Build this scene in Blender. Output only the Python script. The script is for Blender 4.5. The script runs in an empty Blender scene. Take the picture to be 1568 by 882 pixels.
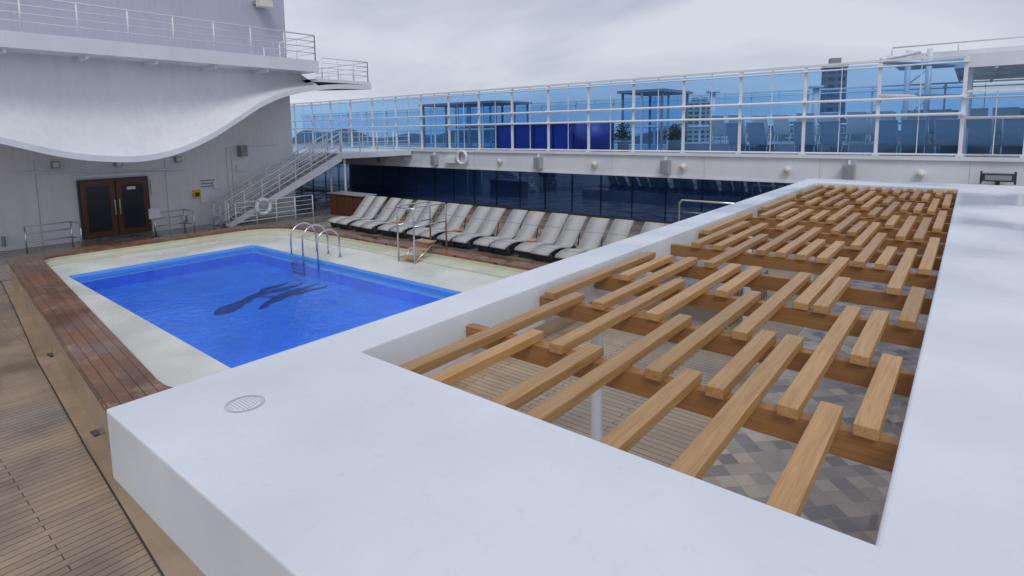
import bpy, math, random
from mathutils import Vector, Matrix
random.seed(11)
scene = bpy.context.scene
scene.view_settings.view_transform = 'Standard'
scene.view_settings.look = 'None'
scene.view_settings.exposure = 0

# ---------------------------------------------------------------- materials
def newmat(name):
    m = bpy.data.materials.new(name); m.use_nodes = True
    nt = m.node_tree
    return m, nt, nt.nodes['Principled BSDF']

def simple(name, col, rough=0.5, metal=0.0, var=0.08, scale=3.0, bump=0.0, bscale=60, rvar=0.0, island=0.0, grime=0.0, streak=0.0):
    m, nt, b = newmat(name)
    N, L = nt.nodes, nt.links
    tc = N.new('ShaderNodeTexCoord')
    nz = N.new('ShaderNodeTexNoise'); nz.inputs['Scale'].default_value = scale
    nz.inputs['Detail'].default_value = 6; nz.inputs['Roughness'].default_value = 0.6
    L.new(tc.outputs['Object'], nz.inputs['Vector'])
    mr = N.new('ShaderNodeMapRange')
    mr.inputs[1].default_value = 0.3; mr.inputs[2].default_value = 0.7
    mr.inputs[3].default_value = 1 - var; mr.inputs[4].default_value = 1 + var * 0.4
    L.new(nz.outputs['Fac'], mr.inputs[0])
    fac = mr.outputs[0]
    def mul(a, b_):
        mm = N.new('ShaderNodeMath'); mm.operation = 'MULTIPLY'
        L.new(a, mm.inputs[0]); L.new(b_, mm.inputs[1]); return mm.outputs[0]
    if island > 0:
        g = N.new('ShaderNodeNewGeometry')
        m2 = N.new('ShaderNodeMapRange')
        m2.inputs[3].default_value = 1 - island; m2.inputs[4].default_value = 1 + island
        L.new(g.outputs['Random Per Island'], m2.inputs[0])
        fac = mul(fac, m2.outputs[0])
    if grime > 0:
        n4 = N.new('ShaderNodeTexNoise'); n4.inputs['Scale'].default_value = 14; n4.inputs['Detail'].default_value = 8; n4.inputs['Roughness'].default_value = 0.75
        L.new(tc.outputs['Object'], n4.inputs['Vector'])
        m4 = N.new('ShaderNodeMapRange'); m4.inputs[1].default_value = 0.28; m4.inputs[2].default_value = 0.42
        m4.inputs[3].default_value = 1-grime; m4.inputs[4].default_value = 1
        L.new(n4.outputs['Fac'], m4.inputs[0]); fac = mul(fac, m4.outputs[0])
    if streak > 0:
        mp = N.new('ShaderNodeMapping'); mp.inputs['Scale'].default_value = (5,5,0.35)
        L.new(tc.outputs['Object'], mp.inputs['Vector'])
        n5 = N.new('ShaderNodeTexNoise'); n5.inputs['Scale'].default_value = 1.2; n5.inputs['Detail'].default_value = 5
        L.new(mp.outputs[0], n5.inputs['Vector'])
        m5 = N.new('ShaderNodeMapRange'); m5.inputs[1].default_value = 0.3; m5.inputs[2].default_value = 0.55
        m5.inputs[3].default_value = 1-streak; m5.inputs[4].default_value = 1
        L.new(n5.outputs['Fac'], m5.inputs[0]); fac = mul(fac, m5.outputs[0])
    vm = N.new('ShaderNodeVectorMath'); vm.operation = 'SCALE'
    vm.inputs[0].default_value = col[:3]
    L.new(fac, vm.inputs['Scale'])
    L.new(vm.outputs[0], b.inputs['Base Color'])
    b.inputs['Roughness'].default_value = rough
    b.inputs['Metallic'].default_value = metal
    if rvar > 0:
        m3 = N.new('ShaderNodeMapRange')
        m3.inputs[1].default_value = 0.4; m3.inputs[2].default_value = 0.6
        m3.inputs[3].default_value = max(0.03, rough - rvar); m3.inputs[4].default_value = rough + rvar
        n3 = N.new('ShaderNodeTexNoise'); n3.inputs['Scale'].default_value = scale * 0.5
        n3.inputs['Detail'].default_value = 4
        L.new(tc.outputs['Object'], n3.inputs['Vector'])
        L.new(n3.outputs['Fac'], m3.inputs[0]); L.new(m3.outputs[0], b.inputs['Roughness'])
    if bump > 0:
        bn = N.new('ShaderNodeTexNoise'); bn.inputs['Scale'].default_value = bscale
        L.new(tc.outputs['Object'], bn.inputs['Vector'])
        bp = N.new('ShaderNodeBump'); bp.inputs['Strength'].default_value = bump
        bp.inputs['Distance'].default_value = 0.01
        L.new(bn.outputs['Fac'], bp.inputs['Height']); L.new(bp.outputs[0], b.inputs['Normal'])
    return m

def planks(name, c1, c2, mortar, row=0.1, width=2.2, rotz=0.0, rough=0.4, msize=0.006, wet=0.25, offset=0.5, darkpatch=0.3, wear=None, ncsale=0.9):
    m, nt, b = newmat(name); N, L = nt.nodes, nt.links
    tc = N.new('ShaderNodeTexCoord'); mp = N.new('ShaderNodeMapping')
    mp.inputs['Rotation'].default_value = (0, 0, rotz)
    L.new(tc.outputs['Object'], mp.inputs['Vector'])
    br = N.new('ShaderNodeTexBrick'); br.offset = offset
    br.inputs['Scale'].default_value = 1
    br.inputs['Color1'].default_value = (*c1, 1); br.inputs['Color2'].default_value = (*c2, 1)
    br.inputs['Mortar'].default_value = (*mortar, 1)
    br.inputs['Mortar Size'].default_value = msize; br.inputs['Mortar Smooth'].default_value = 0.2
    br.inputs['Brick Width'].default_value = width; br.inputs['Row Height'].default_value = row
    L.new(mp.outputs[0], br.inputs['Vector'])
    nz = N.new('ShaderNodeTexNoise'); nz.inputs['Scale'].default_value = ncsale; nz.inputs['Detail'].default_value = 7
    L.new(tc.outputs['Object'], nz.inputs['Vector'])
    col = br.outputs['Color']
    if wear:
        n2 = N.new('ShaderNodeTexNoise'); n2.inputs['Scale'].default_value = 1.5; n2.inputs['Detail'].default_value = 10
        n2.inputs['Roughness'].default_value = 0.75
        L.new(mp.outputs[0], n2.inputs['Vector'])
        r2 = N.new('ShaderNodeMapRange'); r2.inputs[1].default_value = 0.52; r2.inputs[2].default_value = 0.66; r2.inputs[4].default_value = 0.75
        L.new(n2.outputs['Fac'], r2.inputs[0])
        mx = N.new('ShaderNodeMix'); mx.data_type = 'RGBA'
        L.new(r2.outputs[0], mx.inputs[0]); L.new(col, mx.inputs[6]); mx.inputs[7].default_value = (*wear, 1)
        m6 = N.new('ShaderNodeMix'); m6.data_type = 'RGBA'
        L.new(br.outputs['Fac'], m6.inputs[0]); L.new(mx.outputs[2], m6.inputs[6]); m6.inputs[7].default_value = (*mortar, 1)
        col = m6.outputs[2]
    mr = N.new('ShaderNodeMapRange'); mr.inputs[1].default_value = 0.35; mr.inputs[2].default_value = 0.62
    mr.inputs[3].default_value = 1 - darkpatch; mr.inputs[4].default_value = 1.08
    L.new(nz.outputs['Fac'], mr.inputs[0])
    vm = N.new('ShaderNodeVectorMath'); vm.operation = 'SCALE'
    L.new(col, vm.inputs[0]); L.new(mr.outputs[0], vm.inputs['Scale'])
    L.new(vm.outputs[0], b.inputs['Base Color'])
    m3 = N.new('ShaderNodeMapRange'); m3.inputs[1].default_value = 0.4; m3.inputs[2].default_value = 0.62
    m3.inputs[3].default_value = max(0.05, rough - wet); m3.inputs[4].default_value = rough + 0.1
    L.new(nz.outputs['Fac'], m3.inputs[0]); L.new(m3.outputs[0], b.inputs['Roughness'])
    bp = N.new('ShaderNodeBump'); bp.inputs['Strength'].default_value = 0.4; bp.inputs['Distance'].default_value = 0.004
    bp.invert = True
    L.new(br.outputs['Fac'], bp.inputs['Height']); L.new(bp.outputs[0], b.inputs['Normal'])
    return m

def woodmat(name, c1, c2, axis='Y', rough=0.42, island=0.18):
    m, nt, b = newmat(name); N, L = nt.nodes, nt.links
    tc = N.new('ShaderNodeTexCoord'); mp = N.new('ShaderNodeMapping')
    mp.inputs['Scale'].default_value = (34, 1.6, 34) if axis == 'Y' else ((1.6, 34, 34) if axis == 'X' else (6, 6, 6))
    g = N.new('ShaderNodeNewGeometry')
    ad = N.new('ShaderNodeVectorMath'); ad.operation = 'ADD'
    cx = N.new('ShaderNodeCombineXYZ')
    ml = N.new('ShaderNodeMath'); ml.operation = 'MULTIPLY'; ml.inputs[1].default_value = 40
    L.new(g.outputs['Random Per Island'], ml.inputs[0])
    L.new(ml.outputs[0], cx.inputs[0]); L.new(ml.outputs[0], cx.inputs[1])
    L.new(tc.outputs['Object'], ad.inputs[0]); L.new(cx.outputs[0], ad.inputs[1])
    L.new(ad.outputs[0], mp.inputs['Vector'])
    nz = N.new('ShaderNodeTexNoise'); nz.inputs['Scale'].default_value = 1.5
    nz.inputs['Detail'].default_value = 8; nz.inputs['Roughness'].default_value = 0.65; nz.inputs['Distortion'].default_value = 0.6
    L.new(mp.outputs[0], nz.inputs['Vector'])
    cr = N.new('ShaderNodeValToRGB')
    cr.color_ramp.elements[0].position = 0.25; cr.color_ramp.elements[0].color = (*c1, 1)
    cr.color_ramp.elements[1].position = 0.7; cr.color_ramp.elements[1].color = (*c2, 1)
    L.new(nz.outputs['Fac'], cr.inputs[0])
    m2 = N.new('ShaderNodeMapRange'); m2.inputs[3].default_value = 1 - island; m2.inputs[4].default_value = 1 + island
    L.new(g.outputs['Random Per Island'], m2.inputs[0])
    vm = N.new('ShaderNodeVectorMath'); vm.operation = 'SCALE'
    L.new(cr.outputs[0], vm.inputs[0]); L.new(m2.outputs[0], vm.inputs['Scale'])
    L.new(vm.outputs[0], b.inputs['Base Color'])
    b.inputs['Roughness'].default_value = rough
    bp = N.new('ShaderNodeBump'); bp.inputs['Strength'].default_value = 0.2; bp.inputs['Distance'].default_value = 0.003
    L.new(nz.outputs['Fac'], bp.inputs['Height']); L.new(bp.outputs[0], b.inputs['Normal'])
    return m

def glassmat(name, tint, gloss=(0.8, 0.9, 1), ior=1.5, add=0.0):
    m = bpy.data.materials.new(name); m.use_nodes = True
    nt = m.node_tree; N, L = nt.nodes, nt.links
    N.remove(N['Principled BSDF'])
    out = N['Material Output']
    t = N.new('ShaderNodeBsdfTransparent'); t.inputs[0].default_value = (*tint, 1)
    g = N.new('ShaderNodeBsdfGlossy'); g.inputs['Color'].default_value = (*gloss, 1); g.inputs['Roughness'].default_value = 0.02
    fr = N.new('ShaderNodeFresnel'); fr.inputs['IOR'].default_value = ior
    ad = N.new('ShaderNodeMath'); ad.operation = 'ADD'; ad.inputs[1].default_value = add; ad.use_clamp = True
    L.new(fr.outputs[0], ad.inputs[0])
    mx = N.new('ShaderNodeMixShader')
    L.new(ad.outputs[0], mx.inputs[0]); L.new(t.outputs[0], mx.inputs[1]); L.new(g.outputs[0], mx.inputs[2])
    L.new(mx.outputs[0], out.inputs[0])
    return m, nt, g, fr

M = {}
M['white'] = simple('white_paint', (0.77, 0.80, 0.85), 0.33, var=0.10, scale=0.8, rvar=0.22, bump=0.06, bscale=90, grime=0.10)
M['whitewall'] = simple('white_wall_paint', (0.82, 0.825, 0.85), 0.45, var=0.07, scale=0.5, streak=0.06, grime=0.04)
M['greywall'] = simple('grey_wall_paint', (0.47, 0.49, 0.58), 0.5, var=0.08, scale=0.4, streak=0.06)
M['rail'] = simple('rail_white', (0.82, 0.84, 0.87), 0.3)
M['steel'] = simple('stainless', (0.62, 0.63, 0.65), 0.22, metal=1.0)
M['slat'] = woodmat('slat_wood', (0.35, 0.175, 0.058), (0.56, 0.335, 0.135), 'Y', 0.40, 0.18)
M['beam'] = woodmat('beam_wood', (0.25, 0.11, 0.032), (0.40, 0.20, 0.07), 'X', 0.42, 0.15)
a_ = math.radians(5.6)
M['rimX'] = planks('rim_teak_long', (0.25, 0.11, 0.05), (0.155, 0.066, 0.032), (0.04, 0.02, 0.012), row=0.14, width=1.8, rotz=a_, rough=0.3, msize=0.006, wet=0.22, wear=(0.42, 0.26, 0.15), darkpatch=0.3)
M['rimY'] = planks('rim_teak_short', (0.25, 0.11, 0.05), (0.155, 0.066, 0.032), (0.04, 0.02, 0.012), row=0.14, width=1.8, rotz=math.radians(90), rough=0.3, msize=0.006, wet=0.22, wear=(0.42, 0.26, 0.15), darkpatch=0.3)
M['doorwood'] = woodmat('door_wood', (0.08, 0.028, 0.012), (0.14, 0.05, 0.022), 'N', 0.3, 0.1)
M['deckY'] = planks('teak_deck', (0.385, 0.285, 0.20), (0.33, 0.24, 0.165), (0.08, 0.055, 0.04), row=0.11, width=2.4, rotz=math.radians(90), rough=0.33, wet=0.24, darkpatch=0.35)
M['deckX'] = planks('teak_deck_fore_aft', (0.52, 0.40, 0.28), (0.45, 0.34, 0.235), (0.10, 0.07, 0.05), row=0.11, width=2.4, rough=0.42)
M['deckfar'] = planks('grey_deck', (0.34, 0.29, 0.25), (0.30, 0.26, 0.225), (0.12, 0.10, 0.08), row=0.11, width=2.4, rough=0.28)
M['tile'] = planks('diamond_tile', (0.70, 0.61, 0.53), (0.31, 0.30, 0.30), (0.47, 0.43, 0.39), row=0.21, width=0.21, rotz=math.radians(45), rough=0.3, msize=0.004, offset=0.0, darkpatch=0.1)
M['gutter'] = simple('waterway_coating', (0.40, 0.295, 0.195), 0.2, var=0.25, scale=1.3, rvar=0.17, grime=0.15)
M['cream'] = simple('pool_surround_coating', (0.73, 0.74, 0.685), 0.36, var=0.1, scale=1.0, rvar=0.24, bump=0.3, bscale=150, grime=0.06)
M['creamwall'] = simple('pool_coaming_coating', (0.60, 0.58, 0.42), 0.45, var=0.12, scale=1.5)
M['creamband'] = simple('pool_shelf_coating', (0.61, 0.62, 0.49), 0.4, var=0.12, scale=1.5, rvar=0.2)
M['dark'] = simple('dark_rubber', (0.03, 0.03, 0.035), 0.5)
M['frame'] = simple('dark_metal', (0.05, 0.052, 0.06), 0.4)
M['mull'] = simple('mullion_black', (0.01, 0.014, 0.025), 0.3)
M['grey'] = simple('grey_plastic', (0.30, 0.31, 0.33), 0.5)
M['print'] = simple('grey_print', (0.40, 0.42, 0.46), 0.5)
M['sling'] = simple('sling_fabric', (0.48, 0.465, 0.45), 0.8, var=0.12, scale=4, bump=0.5, bscale=300, island=0.07)
M['bluesling'] = simple('grey_sling_fabric', (0.82, 0.84, 0.86), 0.8, var=0.1, scale=4, island=0.1)
M['orange'] = simple('orange_band', (0.8, 0.15, 0.03), 0.5)
M['yellow'] = simple('yellow_label', (0.75, 0.5, 0.03), 0.5)
M['navy'] = simple('navy_panel', (0.03, 0.06, 0.36), 0.4)
M['pooltile'] = planks('pool_mosaic', (0.065, 0.275, 0.93), (0.08, 0.305, 0.97), (0.11, 0.35, 0.97), row=0.1, width=0.1, rough=0.3, msize=0.003, offset=0, darkpatch=0.08)
M['poolband'] = simple('pool_band_tile', (0.20, 0.47, 0.90), 0.3)
M['figure'] = simple('mosaic_dark_blue', (0.006, 0.03, 0.17), 0.3)
M['lamp'] = simple('lamp_lens', (0.75, 0.72, 0.62), 0.2)
M['hull'] = simple('hull_paint', (0.7, 0.7, 0.72), 0.5)
M['upperdeck'] = simple('upper_deck_coating', (0.36, 0.40, 0.46), 0.4)
M['leaf'] = simple('leaf',(0.05,0.11,0.03),0.6,var=0.4,scale=6,island=0.4)

M['screen'], _, _, _ = glassmat('blue_glass', (0.40, 0.645, 0.93), (0.75, 0.87, 1), 1.45)
M['screen2'], _, _, _ = glassmat('outer_blue_glass', (0.62, 0.82, 0.97), (0.75, 0.87, 1), 1.45)
m, nt, b = newmat('dark_window_glass')
b.inputs['Base Color'].default_value = (0.014, 0.045, 0.15, 1); b.inputs['Roughness'].default_value = 0.03
b.inputs['IOR'].default_value = 3.4; b.inputs['Specular Tint'].default_value = (0.42, 0.64, 1, 1)
M['window'] = m
m, nt, g, fr = glassmat('pool_water', (0.78, 0.93, 1.0), (0.72, 0.86, 1), 1.33)
N, L = nt.nodes, nt.links
tc = N.new('ShaderNodeTexCoord'); nz = N.new('ShaderNodeTexNoise')
nz.inputs['Scale'].default_value = 5.0; nz.inputs['Detail'].default_value = 5; nz.inputs['Distortion'].default_value = 0.4
L.new(tc.outputs['Object'], nz.inputs['Vector'])
bp = N.new('ShaderNodeBump'); bp.inputs['Strength'].default_value = 0.5; bp.inputs['Distance'].default_value = 0.035
L.new(nz.outputs['Fac'], bp.inputs['Height'])
L.new(bp.outputs[0], g.inputs['Normal']); L.new(bp.outputs[0], fr.inputs['Normal'])
M['water'] = m
m, nt, b = newmat('sea'); N, L = nt.nodes, nt.links
b.inputs['Base Color'].default_value = (0.03, 0.07, 0.10, 1); b.inputs['Roughness'].default_value = 0.15
tc = N.new('ShaderNodeTexCoord'); nz = N.new('ShaderNodeTexNoise'); nz.inputs['Scale'].default_value = 0.2; nz.inputs['Detail'].default_value = 8
L.new(tc.outputs['Object'], nz.inputs['Vector'])
bp = N.new('ShaderNodeBump'); bp.inputs['Strength'].default_value = 0.6
L.new(nz.outputs['Fac'], bp.inputs['Height']); L.new(bp.outputs[0], b.inputs['Normal'])
M['sea'] = m
def facade(name, wall, win, w=4, h=3.2):
    m, nt, b = newmat(name); N, L = nt.nodes, nt.links
    tc = N.new('ShaderNodeTexCoord')
    sp = N.new('ShaderNodeSeparateXYZ'); L.new(tc.outputs['Object'], sp.inputs[0])
    ad = N.new('ShaderNodeMath'); L.new(sp.outputs[0], ad.inputs[0]); L.new(sp.outputs[1], ad.inputs[1])
    cb = N.new('ShaderNodeCombineXYZ'); L.new(ad.outputs[0], cb.inputs[0]); L.new(sp.outputs[2], cb.inputs[1])
    br = N.new('ShaderNodeTexBrick'); br.offset = 0
    br.inputs['Scale'].default_value = 1; br.inputs['Brick Width'].default_value = w; br.inputs['Row Height'].default_value = h
    br.inputs['Mortar Size'].default_value = 0.7; br.inputs['Mortar'].default_value = (*wall, 1)
    br.inputs['Color1'].default_value = (*win, 1); br.inputs['Color2'].default_value = tuple(c * 1.8 for c in win) + (1,)
    L.new(cb.outputs[0], br.inputs['Vector']); L.new(br.outputs[0], b.inputs['Base Color'])
    b.inputs['Roughness'].default_value = 0.5
    return m
M['fac1'] = facade('facade_beige', (0.55, 0.50, 0.46), (0.10, 0.11, 0.14))
M['fac2'] = facade('facade_blue', (0.20, 0.24, 0.30), (0.07, 0.09, 0.14))
M['fac3'] = facade('facade_white', (0.65, 0.65, 0.65), (0.16, 0.17, 0.20))
M['land'] = simple('land', (0.16, 0.19, 0.20), 0.9, var=0.4, scale=0.02)

# ---------------------------------------------------------------- mesh builder
class MB:
    def __init__(s): s.v = []; s.f = []; s.m = []; s.sm = []; s.mats = []
    def mi(s, k):
        if k not in s.mats: s.mats.append(k)
        return s.mats.index(k)
    def add(s, vs, fs, k, smooth=False):
        o = len(s.v); s.v += [tuple(p) for p in vs]
        i = s.mi(k)
        for f in fs:
            s.f.append([o + a for a in f]); s.m.append(i); s.sm.append(smooth)
    def box(s, x0, x1, y0, y1, z0, z1, k):
        vs = [(x0,y0,z0),(x1,y0,z0),(x1,y1,z0),(x0,y1,z0),(x0,y0,z1),(x1,y0,z1),(x1,y1,z1),(x0,y1,z1)]
        s.add(vs, [(0,3,2,1),(4,5,6,7),(0,1,5,4),(1,2,6,5),(2,3,7,6),(3,0,4,7)], k)
    def hexa(s, vs, k):
        s.add(vs, [(0,3,2,1),(4,5,6,7),(0,1,5,4),(1,2,6,5),(2,3,7,6),(3,0,4,7)], k)
    def tube(s, pts, r, k, n=8, caps=True):
        pts = [Vector(p) for p in pts]; vs = []; fs = []
        up = Vector((0,0,1)); prev = None
        for i, p in enumerate(pts):
            if i == 0: d = pts[1] - p
            elif i == len(pts)-1: d = p - pts[i-1]
            else: d = (pts[i+1]-p).normalized() + (p-pts[i-1]).normalized()
            d.normalize()
            if prev is None:
                a = up if abs(d.z) < 0.9 else Vector((1,0,0))
                e1 = d.cross(a).normalized()
            else:
                e1 = (prev - d * prev.dot(d)).normalized()
            prev = e1; e2 = d.cross(e1)
            for j in range(n):
                t = 2*math.pi*j/n
                vs.append(p + e1*(r*math.cos(t)) + e2*(r*math.sin(t)))
        for i in range(len(pts)-1):
            for j in range(n):
                a = i*n+j; b2 = i*n+(j+1)%n
                fs.append((a, b2, b2+n, a+n))
        if caps:
            fs.append(tuple(range(n))[::-1]); fs.append(tuple((len(pts)-1)*n+j for j in range(n)))
        s.add(vs, fs, k, True)
    def torus(s, c, R, r, axis, k, n=24, m=10, a0=0, a1=2*math.pi):
        c = Vector(c); pts = []
        for i in range(n+1):
            t = a0+(a1-a0)*i/n
            if axis == 'X': p = Vector((0, math.cos(t), math.sin(t)))
            elif axis == 'Y': p = Vector((math.cos(t), 0, math.sin(t)))
            else: p = Vector((math.cos(t), math.sin(t), 0))
            pts.append(c + p*R)
        s.tube(pts, r, k, m, caps=False)
    def obj(s, name, bevel=0, loc=(0,0,0), seg=2):
        me = bpy.data.meshes.new(name); me.from_pydata(s.v, [], s.f)
        for k in s.mats: me.materials.append(M[k])
        me.polygons.foreach_set('material_index', s.m)
        me.polygons.foreach_set('use_smooth', s.sm)
        me.update(); me.validate()
        o = bpy.data.objects.new(name, me); o.location = loc
        scene.collection.objects.link(o)
        if bevel:
            bm = o.modifiers.new('bevel', 'BEVEL'); bm.width = bevel; bm.segments = seg
            bm.limit_method = 'ANGLE'; bm.angle_limit = math.radians(40)
        return o

def rounded(poly, radii, n=8):
    out = []
    N_ = len(poly)
    for i in range(N_):
        p = Vector(poly[i]); a = (Vector(poly[i-1])-p).normalized(); b = (Vector(poly[(i+1)%N_])-p).normalized()
        r = radii[i]; ang = a.angle(b); d = r/math.tan(ang/2)
        c = p + (a+b).normalized()*(r/math.sin(ang/2))
        s0 = p + a*d; e0 = p + b*d
        v0 = s0-c; v1 = e0-c
        a0 = math.atan2(v0.y, v0.x); a1 = math.atan2(v1.y, v1.x)
        while a1-a0 > math.pi: a1 -= 2*math.pi
        while a1-a0 < -math.pi: a1 += 2*math.pi
        for j in range(n+1):
            t = a0+(a1-a0)*j/n
            out.append((c.x+r*math.cos(t), c.y+r*math.sin(t)))
    return out
def ring(mb, A, zA, B, zB, k, smooth=False):
    n = len(A)
    vs = [(x,y,zA) for x,y in A]+[(x,y,zB) for x,y in B]
    if k != 'rim':
        mb.add(vs, [(i,(i+1)%n,(i+1)%n+n,i+n) for i in range(n)], k, smooth); return
    for i in range(n):
        j = (i+1)%n; d = Vector(A[j])-Vector(A[i])
        mb.add([vs[i],vs[j],vs[j+n],vs[i+n]], [(0,1,2,3)], 'rimX' if abs(d.x) > abs(d.y) else 'rimY')

# ---------------------------------------------------------------- sea, land, hull
mb = MB(); mb.add([(-6000,-6000,-38),(6000,-6000,-38),(6000,6000,-38),(-6000,6000,-38)], [(0,1,2,3)], 'sea'); mb.obj('sea_water')
mb = MB(); mb.box(-1800,1500,240,1600,-37.9,-35,'land'); mb.obj('harbour_land')
mb = MB(); mb.box(-80,40,-14,31,-40,-0.12,'hull'); mb.obj('ship_hull')

# ---------------------------------------------------------------- decks
mb = MB(); mb.add([(-45,-14,0),(12,-14,0),(12,24,0),(-45,24,0)], [(0,1,2,3)], 'deckY')
mb.obj('teak_deck_floor')
mb = MB(); mb.add([(-6.2,1.75,0.004),(-2.4,1.75,0.004),(-2.4,21.9,0.004),(-6.2,21.9,0.004)], [(0,1,2,3)], 'deckX')
mb.obj('teak_deck_walkway')
mb = MB(); mb.add([(-2.396,-3,0.006),(9,-3,0.006),(9,21,0.006),(-2.396,21,0.006)], [(0,1,2,3)], 'tile')
mb.obj('tiled_floor')
seam = [(-27,3.9),(-22,3.3),(-17.5,2.83),(-13,2.33),(-8.6,1.94),(-5.5,1.7),(-2.42,1.5)]
outer = [(-20.6,3.33),(-6.3,1.9),(-6.3,11.3),(-20.4,11.3)]
mb = MB()
vs = [(x,y,0.008) for x,y in seam]+[(x,y+1.6,0.008) for x,y in seam]
n = len(seam); mb.add(vs, [(i,i+1,i+1+n,i+n) for i in range(n-1)], 'gutter')
for i in range(n-1):
    (x0,y0),(x1,y1) = seam[i],seam[i+1]
    mb.add([(x0,y0-0.012,0.012),(x1,y1-0.012,0.012),(x1,y1+0.006,0.012),(x0,y0+0.006,0.012)],[(0,1,2,3)],'dark')
mb.obj('waterway_gutter')
for a,b_,c,d in ((-13.1,-12.85,2.5,2.58),(-9.1,-8.9,2.1,2.17)):
    mb = MB(); mb.box(a,b_,c,d,0.009,0.02,'frame')
    for i in range(4): mb.box(a+0.02+i*(b_-a-0.04)/4,a+0.035+i*(b_-a-0.04)/4,c+0.01,d-0.01,0.02,0.023,'steel')
    mb.obj('deck_drain')
mb = MB(); mb.add([(-26.45,-12,0.02),(-20.9,-12,0.02),(-20.9,22,0.02),(-26.45,22,0.02)],[(0,1,2,3)],'deckfar'); mb.obj('deck_floor')

# ---------------------------------------------------------------- pool
oc = rounded(outer, [0.4,1.0,1.0,1.9])
ic = rounded([(-19.85,3.9),(-6.95,2.6),(-6.95,10.75),(-19.75,10.75)], [0.45,1.35,0.7,1.5])
ic2 = rounded([(-19.3,3.92),(-7.0,2.65),(-7.0,10.25),(-19.2,10.25)], [0.35,1.3,0.6,1.2])
pc = rounded([(-17.65,3.95),(-8.1,3.75),(-8.1,8.8),(-17.65,8.8)], [0.12]*4)
pi_ = rounded([(-17.45,4.12),(-8.3,3.92),(-8.3,8.62),(-17.45,8.62)], [0.1]*4)
mb = MB()
ring(mb, oc, 0.0, oc, 0.64, 'gutter')
oc2 = rounded([(-20.64,3.28),(-6.26,1.86),(-6.26,11.34),(-20.44,11.34)], [0.4,1.0,1.0,1.9])
ring(mb, oc2, 0.64, oc2, 0.70, 'rim'); ring(mb, oc, 0.64, oc2, 0.64, 'rim')
ring(mb, oc2, 0.70, ic, 0.70, 'rim')
ring(mb, ic, 0.70, ic, 0.64, 'rim'); ring(mb, ic, 0.64, ic, 0.56, 'creamwall')
mb.obj('pool_coaming')
mb = MB()
ring(mb, ic, 0.56, ic2, 0.53, 'creamband')
ring(mb, ic2, 0.53, ic2, 0.5, 'creamwall')
ring(mb, ic2, 0.5, pc, 0.5, 'cream'); ring(mb, pc, 0.5, pc, 0.3, 'poolband'); ring(mb, pc, 0.3, pi_, 0.3, 'poolband')
ring(mb, pi_, 0.3, pi_, 0.03, 'pooltile')
mb.add([(x,y,0.03) for x,y in pi_], [tuple(range(len(pi_)))], 'pooltile')
def ribbon(pts, z):
    def interp(t):
        for i in range(len(pts)-1):
            if pts[i][0] <= t <= pts[i+1][0]:
                u = (t-pts[i][0])/(pts[i+1][0]-pts[i][0]); u = u*u*(3-2*u)
                return [pts[i][1]*(1-u)+pts[i+1][1]*u, pts[i][2]*(1-u)+pts[i+1][2]*u]
        return pts[-1][1:]
    K = 48; vs = []
    for i in range(K+1):
        t = pts[0][0]+(pts[-1][0]-pts[0][0])*i/K
        o, w = interp(t)
        y = 5.4+2.95*t; x = -13.1+0.1*t+o
        vs += [(x-w/2, y, z), (x+w/2, y, z)]
    mb.add(vs, [(2*i,2*i+2,2*i+3,2*i+1) for i in range(K)], 'figure')
ribbon([(0,0.25,0.06),(0.05,0.15,0.42),(0.12,0.05,0.62),(0.2,-0.05,0.5),(0.3,-0.25,0.36),(0.42,-0.5,0.3),(0.54,-0.62,0.38),(0.66,-0.55,0.32),(0.8,-0.6,0.18),(0.92,-0.7,0.03)], 0.036)
ribbon([(0.27,0.62,0.04),(0.34,0.5,0.26),(0.42,0.28,0.24),(0.5,0.18,0.36),(0.6,0.0,0.4),(0.7,-0.15,0.3),(0.84,-0.2,0.18),(1.0,-0.35,0.03)], 0.040)
ribbon([(0.56,0.12,0.05),(0.7,0.12,0.24),(0.84,0.1,0.18),(0.92,0.15,0.12),(1.0,0.05,0.03)], 0.044)
ribbon([(0.46,-0.6,0.04),(0.6,-0.92,0.18),(0.74,-0.95,0.13),(0.84,-1.05,0.03)], 0.048)
ribbon([(0.44,-0.35,0.04),(0.5,-0.15,0.16),(0.54,0.05,0.18),(0.57,0.1,0.05)], 0.052)
mb.obj('swimming_pool')
mb = MB(); mb.add([(x,y,0.42) for x,y in pc], [tuple(range(len(pc)))], 'water'); mb.obj('pool_water')

mb = MB()
def hoop(x, y0, y1, zb0, zb1, ztop, r=0.025):
    R = (y1-y0)/2; pts = [(x,y0,zb0),(x,y0,ztop-R)]
    for i in range(1,12):
        t = math.pi - math.pi*i/12
        pts.append((x,(y0+y1)/2+R*math.cos(t), ztop-R+R*math.sin(t)))
    pts += [(x,y1,ztop-R),(x,y1,zb1)]
    mb.tube(pts, r, 'steel', 10)
    mb.tube([(x,y1,zb1),(x,y1,zb1+0.02)],0.06,'steel',12)
for x in (-15.0,-14.4):
    hoop(x, 8.55, 9.35, 0.05, 0.5, 1.42)
for z in (0.12,0.34): mb.box(-15.0,-14.4,8.52,8.62,z,z+0.03,'steel')
hoop(-13.75, 8.6, 9.3, 0.3, 0.5, 1.35)
mb.obj('pool_ladder')
mb = MB()
for x in (-12.05,-11.4):
    mb.tube([(x,10.0,0.5),(x,10.0,1.95),(x,10.06,2.02),(x,11.15,2.02),(x,11.2,1.96),(x,11.2,0.7)],0.025,'steel')
    mb.tube([(x,10.0,1.5),(x,11.2,1.5)],0.018,'steel')
mb.tube([(-12.05,10.0,1.98),(-11.4,10.0,1.98)],0.02,'steel')
for i,z in enumerate((0.6,0.78,0.96)):
    mb.box(-12.0,-11.45,10.0+0.28*i,10.25+0.28*i,z,z+0.04,'slat')
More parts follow.
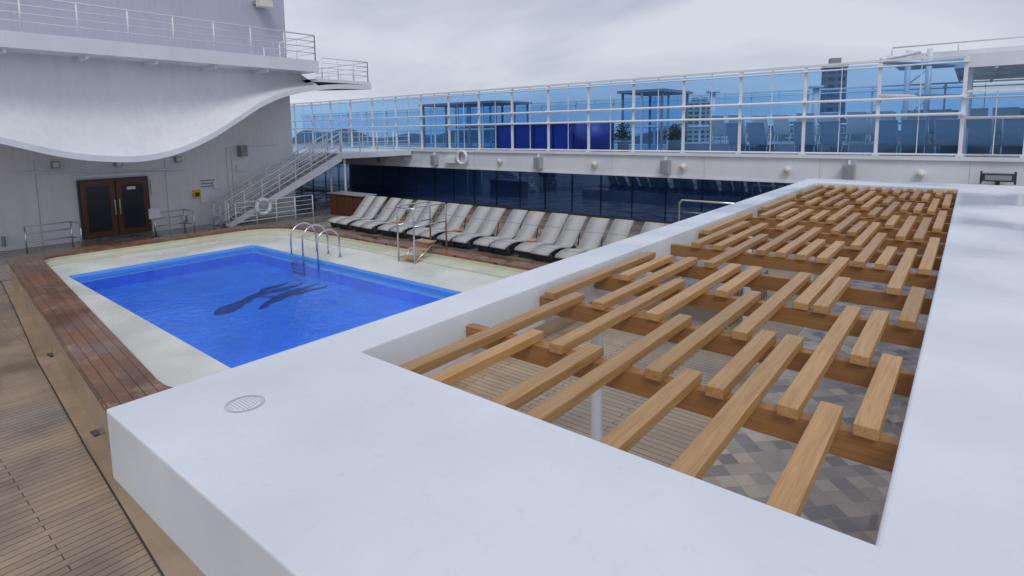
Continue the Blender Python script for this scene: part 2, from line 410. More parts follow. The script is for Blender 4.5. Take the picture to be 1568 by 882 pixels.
mb.tube([(-12.0,10.0,0.5),(-12.0,10.85,1.0)],0.02,'steel'); mb.tube([(-11.45,10.0,0.5),(-11.45,10.85,1.0)],0.02,'steel')
mb.obj('step_ladder')

mb = MB(); mb.box(-19.2,-3.6,11.42,14.2,0.0,0.62,'deckfar'); mb.obj('sundeck_platform')

# ---------------------------------------------------------------- loungers
def lounger_mesh():
    mb = MB()
    prof = [(0.0,0.24),(0.05,0.30),(0.3,0.36),(0.55,0.365),(0.8,0.32),(1.0,0.29),(1.15,0.34),(1.36,0.56),(1.58,0.79),(1.78,0.99),(1.83,1.01)]
    W = 0.255; th = 0.03
    n = len(prof); vs = []
    for y,z in prof: vs += [(-W,y,z),(W,y,z)]
    for y,z in prof: vs += [(-W,y,z-th),(W,y,z-th)]
    fs = [(2*i,2*i+1,2*i+3,2*i+2) for i in range(n-1)]
    fs += [(2*n+2*i,2*n+2*i+2,2*n+2*i+3,2*n+2*i+1) for i in range(n-1)]
    fs += [(2*i,2*i+2,2*n+2*i+2,2*n+2*i) for i in range(n-1)]+[(2*i+1,2*n+2*i+1,2*n+2*i+3,2*i+3) for i in range(n-1)]
    fs += [(0,2*n,2*n+1,1),(2*n-2,2*n-1,4*n-1,4*n-2)]
    mb.add(vs, fs, 'sling', True)
    for y,z in ((0.3,0.362),(1.0,0.292),(1.46,0.665)): mb.box(-W,W,y-0.008,y+0.008,z-0.01,z+0.006,'grey')
    for sx in (-1,1):
        mb.tube([(sx*(W+0.014),y,z-0.02) for y,z in prof], 0.02, 'grey', 6)
        run = [(0.10,0.27),(0.2,0.03),(0.7,0.015),(1.2,0.015),(1.5,0.05),(1.3,0.22),(1.1,0.29)]
        mb.tube([(sx*(W-0.0),y,z) for y,z in run], 0.026, 'frame', 6)
        x0 = sx*(W-0.02); x1 = sx*(W-0.0)
        poly = [(0.1,0.25),(0.3,0.33),(0.55,0.33),(0.8,0.29),(1.05,0.26),(1.2,0.34),(1.5,0.06),(1.25,0.02),(0.9,0.1),(0.6,0.17),(0.3,0.14),(0.2,0.03)]
        vv = [(x0,y,z) for y,z in poly]+[(x1,y,z) for y,z in poly]; k=len(poly)
        mb.add(vv, [tuple(range(k)),tuple(range(k,2*k))]+[(i,(i+1)%k,(i+1)%k+k,i+k) for i in range(k)], 'dark')
    mb.box(-W+0.02,W-0.02,1.25,1.29,0.03,0.07,'frame'); mb.box(-W+0.02,W-0.02,0.16,0.2,0.05,0.25,'dark')
    mb.tube([(-0.22,1.4,0.05),(-0.22,1.58,0.76)],0.015,'frame',6); mb.tube([(0.22,1.4,0.05),(0.22,1.58,0.76)],0.015,'frame',6)
    return mb
L0 = lounger_mesh().obj('sun_lounger')
lm = L0.data
first = True
for p in range(9):
    xb = -17.6+1.42*p
    for k in (0,1):
        o = L0 if first else bpy.data.objects.new('sun_lounger', lm)
        if not first: scene.collection.objects.link(o)
        first = False
        o.location = (xb+0.62*k+random.uniform(-.03,.03), 11.62+random.uniform(-.06,.06), 0.62)
        o.rotation_euler = (0,0,random.uniform(-.03,.03))
def chair_mesh():
    mb = MB()
    W=0.3
    def panel(pts, k):
        n=len(pts); vs=[]
        for y,z in pts: vs += [(-W,y,z),(W,y,z)]
        for y,z in pts: vs += [(-W,y+0.03,z-0.01),(W,y+0.03,z-0.01)]
        fs=[(2*i,2*i+1,2*i+3,2*i+2) for i in range(n-1)]+[(2*n+2*i,2*n+2*i+2,2*n+2*i+3,2*n+2*i+1) for i in range(n-1)]
        mb.add(vs,fs,k,True)
    panel([(1.25,0.36),(0.3,0.34),(0.2,0.42),(0.0,0.8),(-0.16,1.12),(-0.2,1.18)],'bluesling')
    for sx in (-1,1):
        x=sx*(W+0.02)
        mb.tube([(x,1.25,0.36),(x,0.3,0.34),(x,0.2,0.42),(x,-0.2,1.18)],0.02,'rail',6)
        mb.tube([(x,1.15,0.0),(x,1.1,0.35)],0.02,'rail',6); mb.tube([(x,0.15,0.0),(x,0.3,0.35)],0.02,'rail',6)
        mb.tube([(x,0.75,0.36),(x,0.7,0.6),(x,0.08,0.62)],0.018,'rail',6)
    mb.tube([(-W,-0.2,1.18),(W,-0.2,1.18)],0.02,'rail',6)
    return mb
C0 = chair_mesh().obj('deck_chair'); cmesh = C0.data; first=True
for (xs,y,z,cnt,st) in ((-7.2,22.9,3.0,13,0.76),(-8.6,25.0,3.35,15,0.8),(-9.4,27.2,3.35,14,0.9),(3.2,22.9,3.0,6,0.78)):
    for i in range(cnt):
        if random.random()<0.1: continue
        o = C0 if first else bpy.data.objects.new('deck_chair', cmesh)
        if not first: scene.collection.objects.link(o)
        first=False
        o.location=(xs+st*i+0.25*(i//2)*0.5, y+random.uniform(-.12,.12), z); o.rotation_euler=(0,0,random.uniform(-.12,.12))
for i,x in enumerate((-15.0,-12.16,-9.32)):
    mb = MB(); mb.box(x-0.03,x+0.2,12.2,12.5,1.0,1.03,'slat'); mb.tube([(x+0.09,12.35,0.62),(x+0.09,12.35,1.0)],0.02,'frame'); mb.box(x,x+0.18,12.25,12.45,0.62,0.64,'frame'); mb.obj('side_table')

# ---------------------------------------------------------------- pergola
mb = MB()
OX0,OX1,OY0,OY1 = -3.40,3.2,0.86,17.3
IX0,IX1,IY0,IY1 = -2.99,-0.17,2.14,16.0
ZT,ZB = 2.6,2.22
O = [(OX0,OY0),(OX1,OY0),(OX1,OY1),(OX0,OY1)]; I = [(IX0,IY0),(IX1,IY0),(IX1,IY1),(IX0,IY1)]
vs = [(x,y,ZT) for x,y in O]+[(x,y,ZT) for x,y in I]+[(x,y,ZB) for x,y in O]+[(x,y,ZB) for x,y in I]
fs = []
for i in range(4):
    j=(i+1)%4
    fs += [(i,j,j+4,i+4),(8+i,12+i,12+j,8+j),(i,8+i,8+j,j),(4+i,4+j,12+j,12+i)]
mb.add(vs, fs, 'white')
for (x,y) in ((-2.62,4.5),(-2.75,9.6),(-2.75,14.6),(0.3,11.5),(2.6,2.0),(2.6,9),(2.6,16)):
    mb.tube([(x,y,0.0),(x,y,2.33)],0.055,'white',16)
    mb.tube([(x,y,0.0),(x,y,0.03)],0.11,'white',16)
frame = mb.obj('pergola_frame', bevel=0.014, seg=3)
mb = MB()
ys = [3.12+0.975*k for k in range(14) if 3.12+0.975*k < 15.9]
mb.box(IX0+0.004,IX1-0.004,IY0+0.004,IY0+0.05,2.34,2.495,'beam')
mb.box(IX0+0.004,IX1-0.004,IY1-0.05,IY1-0.004,2.34,2.495,'beam')
for y in ys:
    mb.box(IX0+0.003,IX1-0.003,y,y+0.085,2.35,2.497,'beam')
cols = [-2.64,-2.37,-2.12,-1.88,-1.65,-1.42,-1.21,-1.03,-0.86,-0.66,-0.47,-0.30]
cols = [-2.87]+cols
first_rows = {-2.64:[(-1,1)], -2.37:[(-1,0)], -2.12:[(0,2)], -1.88:[(-1,0)], -1.65:[(-1,1)], -1.42:[(0,2)],
              -1.21:[(-1,0)], -1.03:[(0,1)], -0.86:[(-1,1)], -0.66:[(0,2)], -0.47:[(-1,0)], -0.30:[(0,1)], -2.87:[(1,3)]}
def yb(i, end):
    if i < 0: return IY0+0.01
    if i >= len(ys): return IY1-0.02
    return ys[i]+0.0425 + (0.095 if end else -0.095)
nb = len(ys)
for ci,c in enumerate(cols):
    segs = list(first_rows[c]); cur = segs[-1][1]
    pos = cur + (1 if cur < 2 else (1 if ci % 2 else 2))
    if c in (-2.37,-1.88,-1.21,-0.47): pos = 1
    if c in (-2.64,-1.65,-0.86): pos = 2
    while pos < nb:
        ln = random.choice([1,1,2,2])
        e = min(pos+ln, nb)
        segs.append((pos,e)); pos = e + 1
    for a,bb in segs:
        y0,y1 = yb(a,0), yb(bb,1)
        y1 = min(y1, IY1-0.02)
        w = 0.053+random.uniform(-.002,.002); j = random.uniform(-.012,.012)
        zt = 2.562+random.uniform(-.003,.003)
        sk = random.uniform(-.006,.006); ya=y0+(random.uniform(0,.04) if a>=0 else 0); yz=y1-random.uniform(0,.04)
        mb.hexa([(c-w+j,ya,2.498),(c+w+j,ya,2.498),(c+w+j+sk,yz,2.498),(c-w+j+sk,yz,2.498),
                 (c-w+j,ya,zt),(c+w+j,ya,zt),(c+w+j+sk,yz,zt),(c-w+j+sk,yz,zt)],'slat')
mb.obj('pergola_slats', bevel=0.005)
mb = MB()
for R in (0.095,0.084): mb.torus((0,0,0.0008),R,0.0013,'Z','print',40,6)
for i in range(-4,5):
    y = i*0.0165; w = math.sqrt(max(0,0.074**2-y*y))
    x=-w
    while x < w-0.01:
        l = random.uniform(0.004,0.014); mb.box(x,min(w,x+l),y-0.0022,y+0.0022,0.0003,0.0012,'print'); x += l+0.012
mb.obj('maker_plate', loc=(-2.88,1.33,2.601))

# ---------------------------------------------------------------- superstructure block
mb = MB()
mb.box(-42,-26.5,-14,15.5,0,6.8,'whitewall')
mb.box(-42,-26.52,-14,15.48,6.8,15,'greywall')
mb.box(-26.5,-26.40,6.5,8.9,0.05,2.35,'frame')
for y0 in (6.56,7.73):
    mb.box(-26.40,-26.34,y0,y0+1.11,0.1,2.28,'doorwood')
    mb.box(-26.34,-26.33,y0+0.17,y0+0.94,0.3,2.08,'mull')
mb.box(-26.33,-26.28,7.62,7.66,0.9,1.5,'steel'); mb.box(-26.33,-26.28,7.78,7.82,0.9,1.5,'steel')
mb.box(-26.325,-26.32,8.1,8.4,1.86,1.98,'whitewall')
mb.tube([(-26.3,4.7,2.75),(-26.3,10.3,2.55)],0.04,'rail')
mb.box(-26.5,-26.38,6.4,9.0,2.42,2.52,'white')
mb.box(-26.5,-26.42,9.0,9.35,1.6,2.2,'whitewall')
for y,z,h in ((10.9,1.0,0.5),(11.5,1.6,0.3),(3.2,0.6,0.4),(12.6,2.3,0.3)):
    mb.box(-26.5,-26.4,y,y+0.35,z,z+h,'whitewall')
mb.box(-26.5,-26.38,10.62,10.92,1.25,1.6,'yellow'); mb.box(-26.38,-26.37,10.68,10.86,1.32,1.5,'frame')
for i in range(3): mb.box(-26.5,-26.47,11.0,11.6,1.7+0.13*i,1.75+0.13*i,'grey')
mb.box(-26.5,-26.47,3.3,3.9,2.5,2.85,'print'); mb.box(-26.47,-26.46,3.35,3.55,2.55,2.8,'orange')
mb.torus((-26.46,3.6,1.6),0.28,0.02,'X','grey')
for y in (4.2,10.2,12.0): mb.tube([(-26.3,y,0.2),(-26.3,y,0.55)],0.06,'grey',10)
for y in (-2,1.2,5.3,9.6,12.4): mb.box(-26.5,-26.485,y,y+0.015,0.05,3.2,'print')
mb.tube([(-26.46,12.2,0.1),(-26.46,12.2,3.4),(-26.46,14.8,3.5)],0.025,'rail',6)
mb.obj('ship_superstructure', bevel=0.008)
for y,z in ((5.9,2.95),(7.9,2.9),(10.1,2.95)):
    mb = MB(); mb.box(-26.5,-26.3,y-0.12,y+0.12,z-0.1,z+0.15,'grey'); mb.box(-26.3,-26.27,y-0.09,y+0.09,z-0.07,z+0.12,'lamp'); mb.obj('bulkhead_lamp')
mb = MB(); mb.box(-26.5,-26.1,12.7,13.0,3.0,3.5,'grey'); mb.obj('wall_speaker')
mb = MB(); mb.box(-26.52,-26.2,13.9,14.5,10.0,10.15,'grey'); mb.box(-26.2,-25.8,13.9,14.5,9.85,10.15,'lamp'); mb.obj('floodlight')

tab = [(-14,5.8),(-8,5.5),(-3,5.1),(0,4.65),(2,4.25),(3.6,3.85),(5,3.4),(6,3.2),(7.3,3.13),(8.5,3.36),(9.7,3.88),(10.66,4.46),(11.7,5.1),(12.85,5.56),(14.7,5.9),(17.0,6.0),(20,6.0)]
def wv(y):
    for i in range(1,len(tab)-2):
        if tab[i][0] <= y <= tab[i+1][0]:
            (x0,a),(x1,b),(x2,c),(x3,d) = tab[i-1],tab[i],tab[i+1],tab[i+2]
            t=(y-x1)/(x2-x1); m1=(c-a)/(x2-x0)*(x2-x1); m2=(d-b)/(x3-x1)*(x2-x1)
            return (2*t**3-3*t*t+1)*b+(t**3-2*t*t+t)*m1+(-2*t**3+3*t*t)*c+(t**3-t*t)*m2
    return tab[1][1]
mb = MB()
K = 120; rows = []
def prof(y):
    w = wv(y); T = 6.6 if y <= 14.21 else 6.33
    pts = []
    for i in range(11):
        s = i/10; pts.append((-23.3+1.28*s**3, y, T+(w+0.18-T)*s))
    return pts
Y0,Y1 = -8,14.2
for i in range(K+1):
    rows.append(prof(Y0+(Y1-Y0)*i/K))
vs = [p for r in rows for p in r]; m_ = 11
mb.add(vs, [(i*m_+j,(i+1)*m_+j,(i+1)*m_+j+1,i*m_+j+1) for i in range(K) for j in range(m_-1)], 'whitewall', True)
def strip(fa, fb, k, Y1=17.0, K=140, smooth=True):
    vs = []
    for i in range(K+1):
        y = Y0+(Y1-Y0)*i/K; vs += [fa(y), fb(y)]
    mb.add(vs, [(2*i,2*i+2,2*i+3,2*i+1) for i in range(K)], k, smooth)
strip(lambda y:(-21.98,y,wv(y)+0.20), lambda y:(-21.98,y,wv(y)), 'white')
strip(lambda y:(-22.1,y,wv(y)+0.20), lambda y:(-21.98,y,wv(y)+0.20), 'white')
strip(lambda y:(-21.98,y,wv(y)), lambda y:(-22.5,y,wv(y)+0.02), 'white')
strip(lambda y:(-22.5,y,wv(y)+0.02), lambda y:(-26.49,y,wv(y)+0.35), 'whitewall')
mb.box(-26.4,-22.03,14.2,17.0,6.21,6.34,'white')
mb.add([(-23.3,14.2,6.6),(-26.4,14.2,6.6),(-26.4,14.2,5.9),(-22,14.2,5.9),(-22,14.2,6.05)],[(0,1,2,3,4)],'white')
mb.add([(-22,17.0,6.18),(-26.4,17.0,6.18),(-26.4,17.0,6.35),(-22,17.0,6.0)],[(0,1,2,3)],'white')
mb.box(-26.5,-22.0,-8,14.3,6.6,7.08,'white')
for y in range(-6,14,2): mb.box(-23.2,-22.1,y,y+0.08,6.45,6.6,'white')
mb.obj('curved_canopy')

def railing(mb, p0, p1, z0, h, rails, spacing=1.4, rp=0.028, rr=0.018, k='rail'):
    a = Vector(p0); b = Vector(p1); n = max(1, round((b-a).length/spacing))
    for i in range(n+1):
        q = a.lerp(b,i/n); mb.tube([(q.x,q.y,q.z),(q.x,q.y,q.z+h)],rp,k,6)
    for f in rails:
        r = rr if f < 1 else rp
        mb.tube([(a.x,a.y,a.z+h*f),(b.x,b.y,b.z+h*f)],r,k,6)
mb = MB()
railing(mb,(-22.1,-8,7.08),(-22.1,14.2,7.08),0,1.05,(0.3,0.53,0.76,1))
railing(mb,(-22.1,14.2,7.08),(-26.3,14.2,7.08),0,1.05,(0.3,0.53,0.76,1))
mb.obj('balcony_railing')
mb = MB()
railing(mb,(-22.1,14.5,6.34),(-22.1,16.9,6.34),0,0.9,(0.3,0.53,0.76,1),0.8)
railing(mb,(-22.1,16.9,6.34),(-26.3,16.9,6.34),0,0.9,(0.3,0.53,0.76,1),1.0)
mb.obj('balcony_railing')

# ---------------------------------------------------------------- stairs
mb = MB()
SY0,SY1,SZ = 11.4,17.1,3.0
for x in (-25.85,-24.75):
    mb.hexa([(x-0.035,SY0,0.0),(x+0.035,SY0,0.0),(x+0.035,SY1,SZ-0.40),(x-0.035,SY1,SZ-0.40),
             (x-0.035,SY0-0.25,0.12),(x+0.035,SY0-0.25,0.12),(x+0.035,SY1,SZ+0.04),(x-0.035,SY1,SZ+0.04)],'white')
NS = 17
for i in range(NS):
    y = SY0+(SY1-SY0)*i/NS; z = SZ*(i+1)/NS
    mb.box(-25.8,-24.8,y-0.02,y+0.3,z-0.04,z-0.01,'grey'); mb.box(-25.8,-24.8,y-0.03,y+0.0,z-0.05,z,'white')
for x in (-25.85,-24.75):
    for h in (0.25,0.5,0.75,1.0):
        mb.tube([(x,SY0-0.3,0.1+h),(x,SY1,SZ+h)],0.038 if h==1.0 else 0.026,'rail',6)
    for i in range(8):
        t=i/7; y=SY0-0.2+(SY1-SY0+0.15)*t; z=0.05+SZ*t
        mb.tube([(x,y,z),(x,y,z+1.05)],0.034,'rail',6)
mb.box(-26.45,-24.7,17.1,21.69,2.72,2.995,'white')
railing(mb,(-24.78,17.15,3.0),(-24.78,21.6,3.0),0,1.05,(0.25,0.5,0.75,1),1.1)
for x in (-26.2,-24.95): mb.tube([(x,17.4,0),(x,17.4,2.72)],0.06,'white',10)
mb.obj('deck_stairway')
mb = MB()
railing(mb,(-24.5,11.5,0.02),(-24.5,15.2,0.02),0,1.05,(0.2,0.4,0.6,0.8,1),0.9)
railing(mb,(-26.0,11.2,0.02),(-24.5,11.2,0.02),0,1.05,(0.4,0.7,1),0.7)
mb.obj('guard_railing')
mb = MB(); mb.torus((-24.40,12.7,0.8),0.31,0.09,'X','rail',32,10)
for a in (0.6,2.17,3.74,5.3): mb.torus((-24.40,12.7,0.8),0.31,0.094,'X','print',4,10,a,a+0.22)
mb.obj('life_ring')
def stand(x, y0, y1):
    mb = MB()
    for y in (y0,y1): mb.tube([(x,y,0),(x,y,0.95),],0.025,'steel',8)
    for z in (0.95,0.7,0.4): mb.tube([(x,y0,z),(x,y1,z)],0.022,'steel',8)
    for z in (0.95,0.4): mb.tube([(x,y1,z),(x+0.7,y1+0.1,z)],0.022,'steel',8)
    mb.tube([(x+0.7,y1+0.1,0),(x+0.7,y1+0.1,0.95)],0.025,'steel',8)
    mb.obj('handrail')
stand(-25.2,4.6,5.9); stand(-25.2,8.6,9.7)
mb = MB(); mb.box(-25.0,-24.96,8.35,8.75,0.75,1.15,'white'); mb.tube([(-24.99,8.55,0),(-24.99,8.55,0.78)],0.02,'steel'); mb.tube([(-24.99,8.55,0),(-24.99,8.55,0.03)],0.18,'frame',16); mb.obj('notice_stand')
mb = MB(); mb.box(-24.6,-22.0,16.2,16.9,0,1.05,'doorwood'); mb.box(-24.7,-21.9,16.1,17.0,1.05,1.10,'grey')
for i in range(4): mb.box(-24.55+0.65*i,-24.0+0.65*i,16.17,16.2,0.12,0.98,'doorwood')
mb.obj('towel_cabinet', bevel=0.01)

# ---------------------------------------------------------------- upper deck
mb = MB()
mb.box(-60,14,21.8,31,2.04,2.98,'white')
mb.box(-60,14,21.86,31,2.98,3.0,'upperdeck')
mb.box(-60,-26.6,15.6,21.69,2.6,3.0,'white')
mb.box(-60,14,21.70,21.8,2.93,3.05,'white')
mb.box(-60,14,21.76,21.8,2.04,2.10,'white')
mb.box(-10.5,6,24.2,29,3.0,3.35,'upperdeck')
for x in range(-40,12,4): mb.box(x,x+0.01,21.795,21.81,2.1,2.93,'print')
mb.obj('upper_deck')
mb = MB()
mb.hexa([(-60,22.6,0),(14,22.6,0),(14,22.8,0),(-60,22.8,0),(-60,22.645,2.035),(14,22.645,2.035),(14,22.8,2.035),(-60,22.8,2.035)],'window')
x = -44
while x < 12:
    mb.box(x-0.015,x+0.015,22.57,22.6,0,2.035,'mull'); x += 1.55
mb.box(-60,14,22.54,22.59,0,0.12,'frame')
mb.obj('window_wall')
def screen(name, y, x0, x1, ztop, mids, pitch=2.16, gm='screen', hw=0.05):
    mb = MB(); x = x1; gl=[]
    while x > x0:
        mb.box(x-hw,x+hw,y-0.03,y+0.05,3.03,ztop,'rail')
        mb.box(x-0.1,x+0.1,y-0.07,y+0.07,3.05,3.13,'rail')
        for z in mids+(ztop-0.12,): mb.box(x-0.07,x+0.07,y-0.12,y+0.05,z-0.06,z+0.06,'rail')
        nx = max(x-pitch, x0)
        for za,zb in zip((3.1,)+mids, mids+(ztop,)):
            gl.append((nx+0.05,x-0.05,za+0.04,zb-0.05))
        xm=(x+nx)/2
        mb.box(xm-0.012,xm+0.012,y+0.005,y+0.03,3.1,ztop,'rail')
        x -= pitch
    mb.box(x0,x1,y-0.06,y+0.06,ztop,ztop+0.07,'rail')
    mb.tube([(x0,y-0.12,ztop-0.16),(x1,y-0.12,ztop-0.16)],0.025,'rail',8)
    for z in mids: mb.tube([(x0,y-0.12,z),(x1,y-0.12,z)],0.045,'rail',8)
    mb.tube([(x0,y-0.02,3.1),(x1,y-0.02,3.1)],0.035,'rail',8)
    for a,b,c,d in gl:
        t1=random.uniform(-.006,.006); t2=random.uniform(-.006,.006)
        mb.add([(a,y+0.04+t1,c),(b,y+0.04+t2,c),(b,y+0.04-t1,d),(a,y+0.04-t2,d)],[(0,1,2,3)],gm)
    mb.obj(name)
screen('glass_windscreen', 21.9, -39, -0.26, 6.02, (4.33,4.84))
screen('glass_windscreen', 21.9, -0.2, 12, 4.95, (4.2,))
screen('glass_windscreen', 30.3, -50, 12, 5.7, (4.1,), 2.6, 'screen2', 0.04)
mb = MB(); mb.box(-20.3,-14.2,24.0,26.0,3.0,4.35,'navy')
for i in range(5): mb.box(-20.25+1.22*i,-20.2+1.22*i,23.97,24.0,3.0,4.3,'mull')
mb.box(-20.4,-14.1,23.9,26.1,4.35,4.4,'grey')
mb.tube([(-14.6,24.6,3.0),(-14.6,24.6,4.4)],0.9,'navy',24); mb.obj('bar_counter')
def pavilion(x0,x1,y0,y1,zt):
    mb=MB(); mb.box(x0-0.2,x1+0.2,y0-0.2,y1+0.2,zt,zt+0.12,'grey')
    n=int((x1-x0)/0.95)
    for i in range(n+1):
        x=x0+(x1-x0)*i/n
        for y in (y0,y1): mb.box(x-0.045,x+0.045,y-0.05,y+0.05,3,zt,'rail' if i%2 else 'grey')
    for y in (y0,y1):
        mb.box(x0,x1,y-0.02,y+0.02,4.1,4.16,'rail')
        mb.add([(x0,y,3),(x1,y,3),(x1,y,zt),(x0,y,zt)],[(0,1,2,3)],'screen2')
    mb.obj('glass_pavilion')
pavilion(-27.2,-21.2,25,28,5.6); pavilion(-13.2,-11.2,25,28,5.7)
for x,y in ((-9.4,26.5),(-5.2,26.8)):
    mb=MB(); mb.tube([(x,y,3),(x,y,5.6)],0.13,'white',12); mb.tube([(x,y,5.6),(x,y,5.7)],0.3,'white',12); mb.obj('support_column')
def shrub(x,y,z,s):
    mb=MB(); mb.tube([(0,0,0),(0,0,0.45)],0.25,'grey',14)
    for i in range(260):
        a=random.uniform(0,6.28); e=random.uniform(0.05,1.4); r=random.uniform(.15,.6)*s
        c=Vector((math.cos(a)*math.cos(e)*r, math.sin(a)*math.cos(e)*r, 0.5+math.sin(e)*r*1.5))
        d=Vector((random.uniform(-1,1),random.uniform(-1,1),random.uniform(0,1))).normalized()*0.13
        q=d.cross(Vector((random.random(),random.random(),random.random()))).normalized()*0.03
        mb.add([c-d,c+q,c+d,c-q],[(0,1,2,3)],'leaf')
    mb.obj('potted_shrub',loc=(x,y,z))
shrub(-12.2,23.2,3,1.0); shrub(-9.9,23.4,3,0.8)
mb = MB()
mb.box(-0.5,14,22.4,30,5.78,6.0,'white'); mb.box(-0.56,14,22.34,22.4,5.72,6.12,'white'); mb.box(-0.56,-0.5,22.4,30,5.72,6.12,'white')
mb.box(-2.6,14,25.5,30,6.35,6.5,'white'); mb.box(-2.66,14,25.42,25.5,6.2,6.56,'white')
for x in (-0.2,4,9):
    for y in (22.9,29): mb.box(x-0.1,x+0.1,y-0.1,y+0.1,3,5.78,'white')
for i in range(12): mb.box(0.4+1.1*i,0.48+1.1*i,22.41,29.9,5.66,5.779,'whitewall')
for x in (-1.9,-1.3): mb.tube([(x,24.5,3),(x,24.5,6.6)],0.09,'white',10)
for i in range(6): mb.tube([(-1.9,24.5,3.2+0.55*i),(-1.3,24.5,3.2+0.55*(i+1))],0.03,'white',6)
mb.tube([(-2.42,22,6.05),(-0.5,22.4,5.85)],0.08,'white'); mb.tube([(-2.42,22,6.12),(-1.6,24.5,6.5)],0.06,'white')
mb.tube([(-2.42,21.85,4.95),(0.0,22.2,4.85)],0.06,'white')
railing(mb,(-2.5,25.6,6.5),(13,25.6,6.5),0,0.35,(1,),2.0)
mb.obj('deck_canopy')

for x in (-27.4,-22.8,-15.8,-9.5,-3.1):
    mb = MB(); mb.box(x-0.17,x+0.17,21.5,21.77,2.22,2.76,'print'); mb.box(x-0.14,x+0.14,21.48,21.5,2.27,2.71,'grey'); mb.box(x-0.03,x+0.03,21.6,21.75,2.76,2.9,'rail'); mb.obj('deck_speaker')
for x in (-29.8,-25.3,-18.2,-12.8,-8.8,-5.0,-1.17):
    mb = MB(); mb.tube([(x,21.62,2.5),(x,21.8,2.5)],0.11,'lamp',16); mb.torus((x,21.66,2.5),0.12,0.03,'Y','rail',16,6); mb.obj('deck_lamp')
mb = MB(); mb.torus((-20.7,21.62,2.66),0.33,0.08,'Y','rail',28,8); mb.box(-21.9,-21.2,21.5,21.79,2.35,2.65,'rail'); mb.box(-21.12,-21.0,21.6,21.79,2.3,2.9,'print'); mb.obj('life_ring')
mb = MB(); mb.box(0.3,1.0,21.25,21.6,2.38,2.6,'frame'); mb.box(0.36,0.94,21.23,21.25,2.42,2.56,'grey'); mb.box(0.6,0.7,21.4,21.75,2.25,2.38,'frame'); mb.box(0.25,0.3,21.35,21.5,2.3,2.66,'frame'); mb.box(1.0,1.05,21.35,21.5,2.3,2.66,'frame'); mb.obj('searchlight')
mb = MB()
mb.tube([(-7.6,18.5,0),(-7.6,18.5,1.5),(-7.5,18.5,1.6),(-5.2,18.5,1.6)],0.035,'steel'); mb.tube([(-7.6,18.5,1.2),(-5.2,18.5,1.2)],0.025,'steel'); mb.tube([(-5.2,18.5,0),(-5.2,18.5,1.6)],0.035,'steel')
mb.obj('stainless_handrail')

# ---------------------------------------------------------------- city
def bld(name,x,y,w,d,zt,k,rot=0.3):
    mb=MB(); mb.box(-w/2,w/2,-d/2,d/2,-36,zt,k); mb.box(-w/4,w/4,-d/4,d/4,zt,zt+3,'grey'); mb.box(-w/2-.4,w/2+.4,-d/2-.4,d/2+.4,zt-1.2,zt-.2,'hull')
    o=mb.obj(name,loc=(x,y,0)); o.rotation_euler[2]=rot
bld('apartment_tower',-149,394,20,18,22,'fac1')
bld('office_tower',-48,282,8,8,30,'fac2',0.4)
for i in range(16):
    bld('harbour_building',-620+i*50+random.uniform(-15,15),420+random.uniform(0,120),random.uniform(18,45),20,random.uniform(-18,-3),random.choice(['fac1','fac2','fac3']),random.uniform(0,.8))
mb=MB(); vs=[];K=160
for i in range(K+1):
    x=-2600+5200*i/K; h=10+22*math.sin(i*.21)+14*math.sin(i*.53+1)+random.uniform(-2,2)
    vs+=[(x,1500,-38),(x,1560,h*.8-5)]
mb.add(vs,[(2*i,2*i+2,2*i+3,2*i+1) for i in range(K)],'land'); mb.obj('hills')

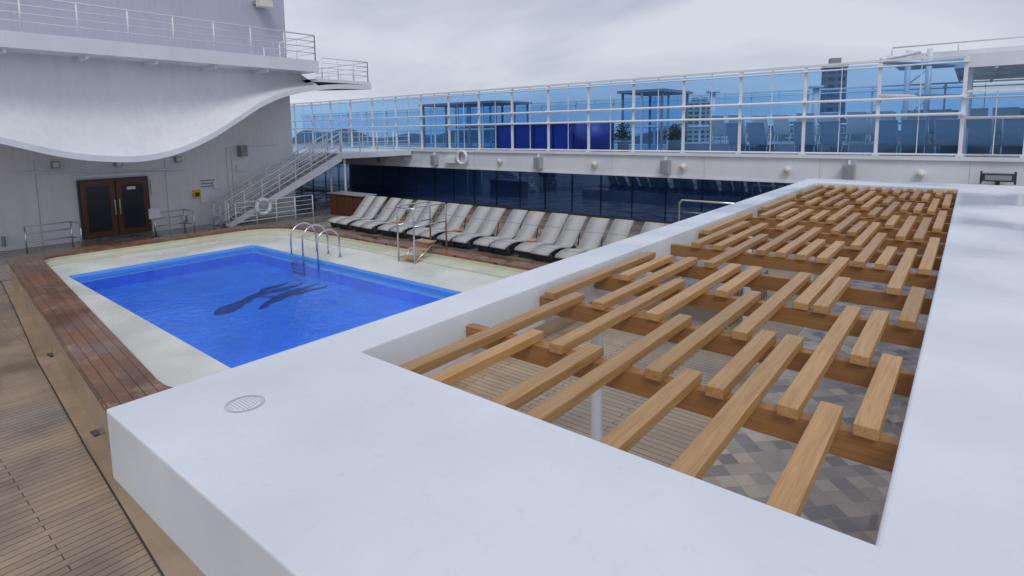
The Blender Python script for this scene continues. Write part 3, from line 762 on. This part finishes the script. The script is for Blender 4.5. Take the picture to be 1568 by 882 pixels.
# ---------------------------------------------------------------- world
w = bpy.data.worlds.new("World"); scene.world = w; w.use_nodes = True
N, L = w.node_tree.nodes, w.node_tree.links
bg = N['Background']; bg.inputs['Strength'].default_value = 0.1
sky = N.new('ShaderNodeTexSky'); sky.sky_type = 'NISHITA'; sky.sun_disc = False
el, az = math.radians(50), math.radians(135)
sky.sun_elevation = el; sky.sun_rotation = az
tc = N.new('ShaderNodeTexCoord'); mp = N.new('ShaderNodeMapping'); mp.inputs['Scale'].default_value = (1,1,3.2)
L.new(tc.outputs['Generated'], mp.inputs['Vector'])
nz = N.new('ShaderNodeTexNoise'); nz.inputs['Scale'].default_value = 1.9; nz.inputs['Detail'].default_value = 7; nz.inputs['Roughness'].default_value = 0.5; nz.inputs['Distortion'].default_value = 0.5
L.new(mp.outputs[0], nz.inputs['Vector'])
cr = N.new('ShaderNodeValToRGB')
cr.color_ramp.elements[0].position = 0.36; cr.color_ramp.elements[0].color = (0.48,0.53,0.66,1)
cr.color_ramp.elements[1].position = 0.64; cr.color_ramp.elements[1].color = (0.77,0.81,0.90,1)
L.new(nz.outputs['Fac'], cr.inputs[0])
sc = N.new('ShaderNodeVectorMath'); sc.operation='SCALE'; sc.inputs['Scale'].default_value = 9.0
L.new(cr.outputs[0], sc.inputs[0])
mx = N.new('ShaderNodeMix'); mx.data_type='RGBA'; mx.inputs[0].default_value = 0.9
L.new(sky.outputs[0], mx.inputs[6]); L.new(sc.outputs[0], mx.inputs[7]); L.new(mx.outputs[2], bg.inputs['Color'])
sun = bpy.data.lights.new('sun','SUN'); sun.energy = 1.0; sun.angle = math.radians(22); sun.color=(1,0.97,0.93)
so = bpy.data.objects.new('sun', sun); scene.collection.objects.link(so)
sd = Vector((math.sin(az)*math.cos(el), math.cos(az)*math.cos(el), math.sin(el)))
so.rotation_euler = sd.to_track_quat('Z','Y').to_euler()

# ---------------------------------------------------------------- camera
p = math.radians(6.7); rho = math.radians(0.76); yaw = math.radians(38.8)
fwd = Vector((-math.sin(yaw)*math.cos(p), math.cos(yaw)*math.cos(p), -math.sin(p)))
r0 = Vector((math.cos(yaw), math.sin(yaw), 0)); u0 = r0.cross(fwd)
r = r0*math.cos(rho) - u0*math.sin(rho); u = r.cross(fwd)
mat = Matrix((r, u, -fwd)).transposed().to_4x4(); mat.translation = (0,0,4)
cam = bpy.data.cameras.new('camera'); co = bpy.data.objects.new('camera', cam); scene.collection.objects.link(co)
co.matrix_world = mat
cam.sensor_width = 36; cam.lens = 874/1568*36; cam.shift_y = -138/1568
cam.clip_start = 0.05; cam.clip_end = 12000
scene.camera = co
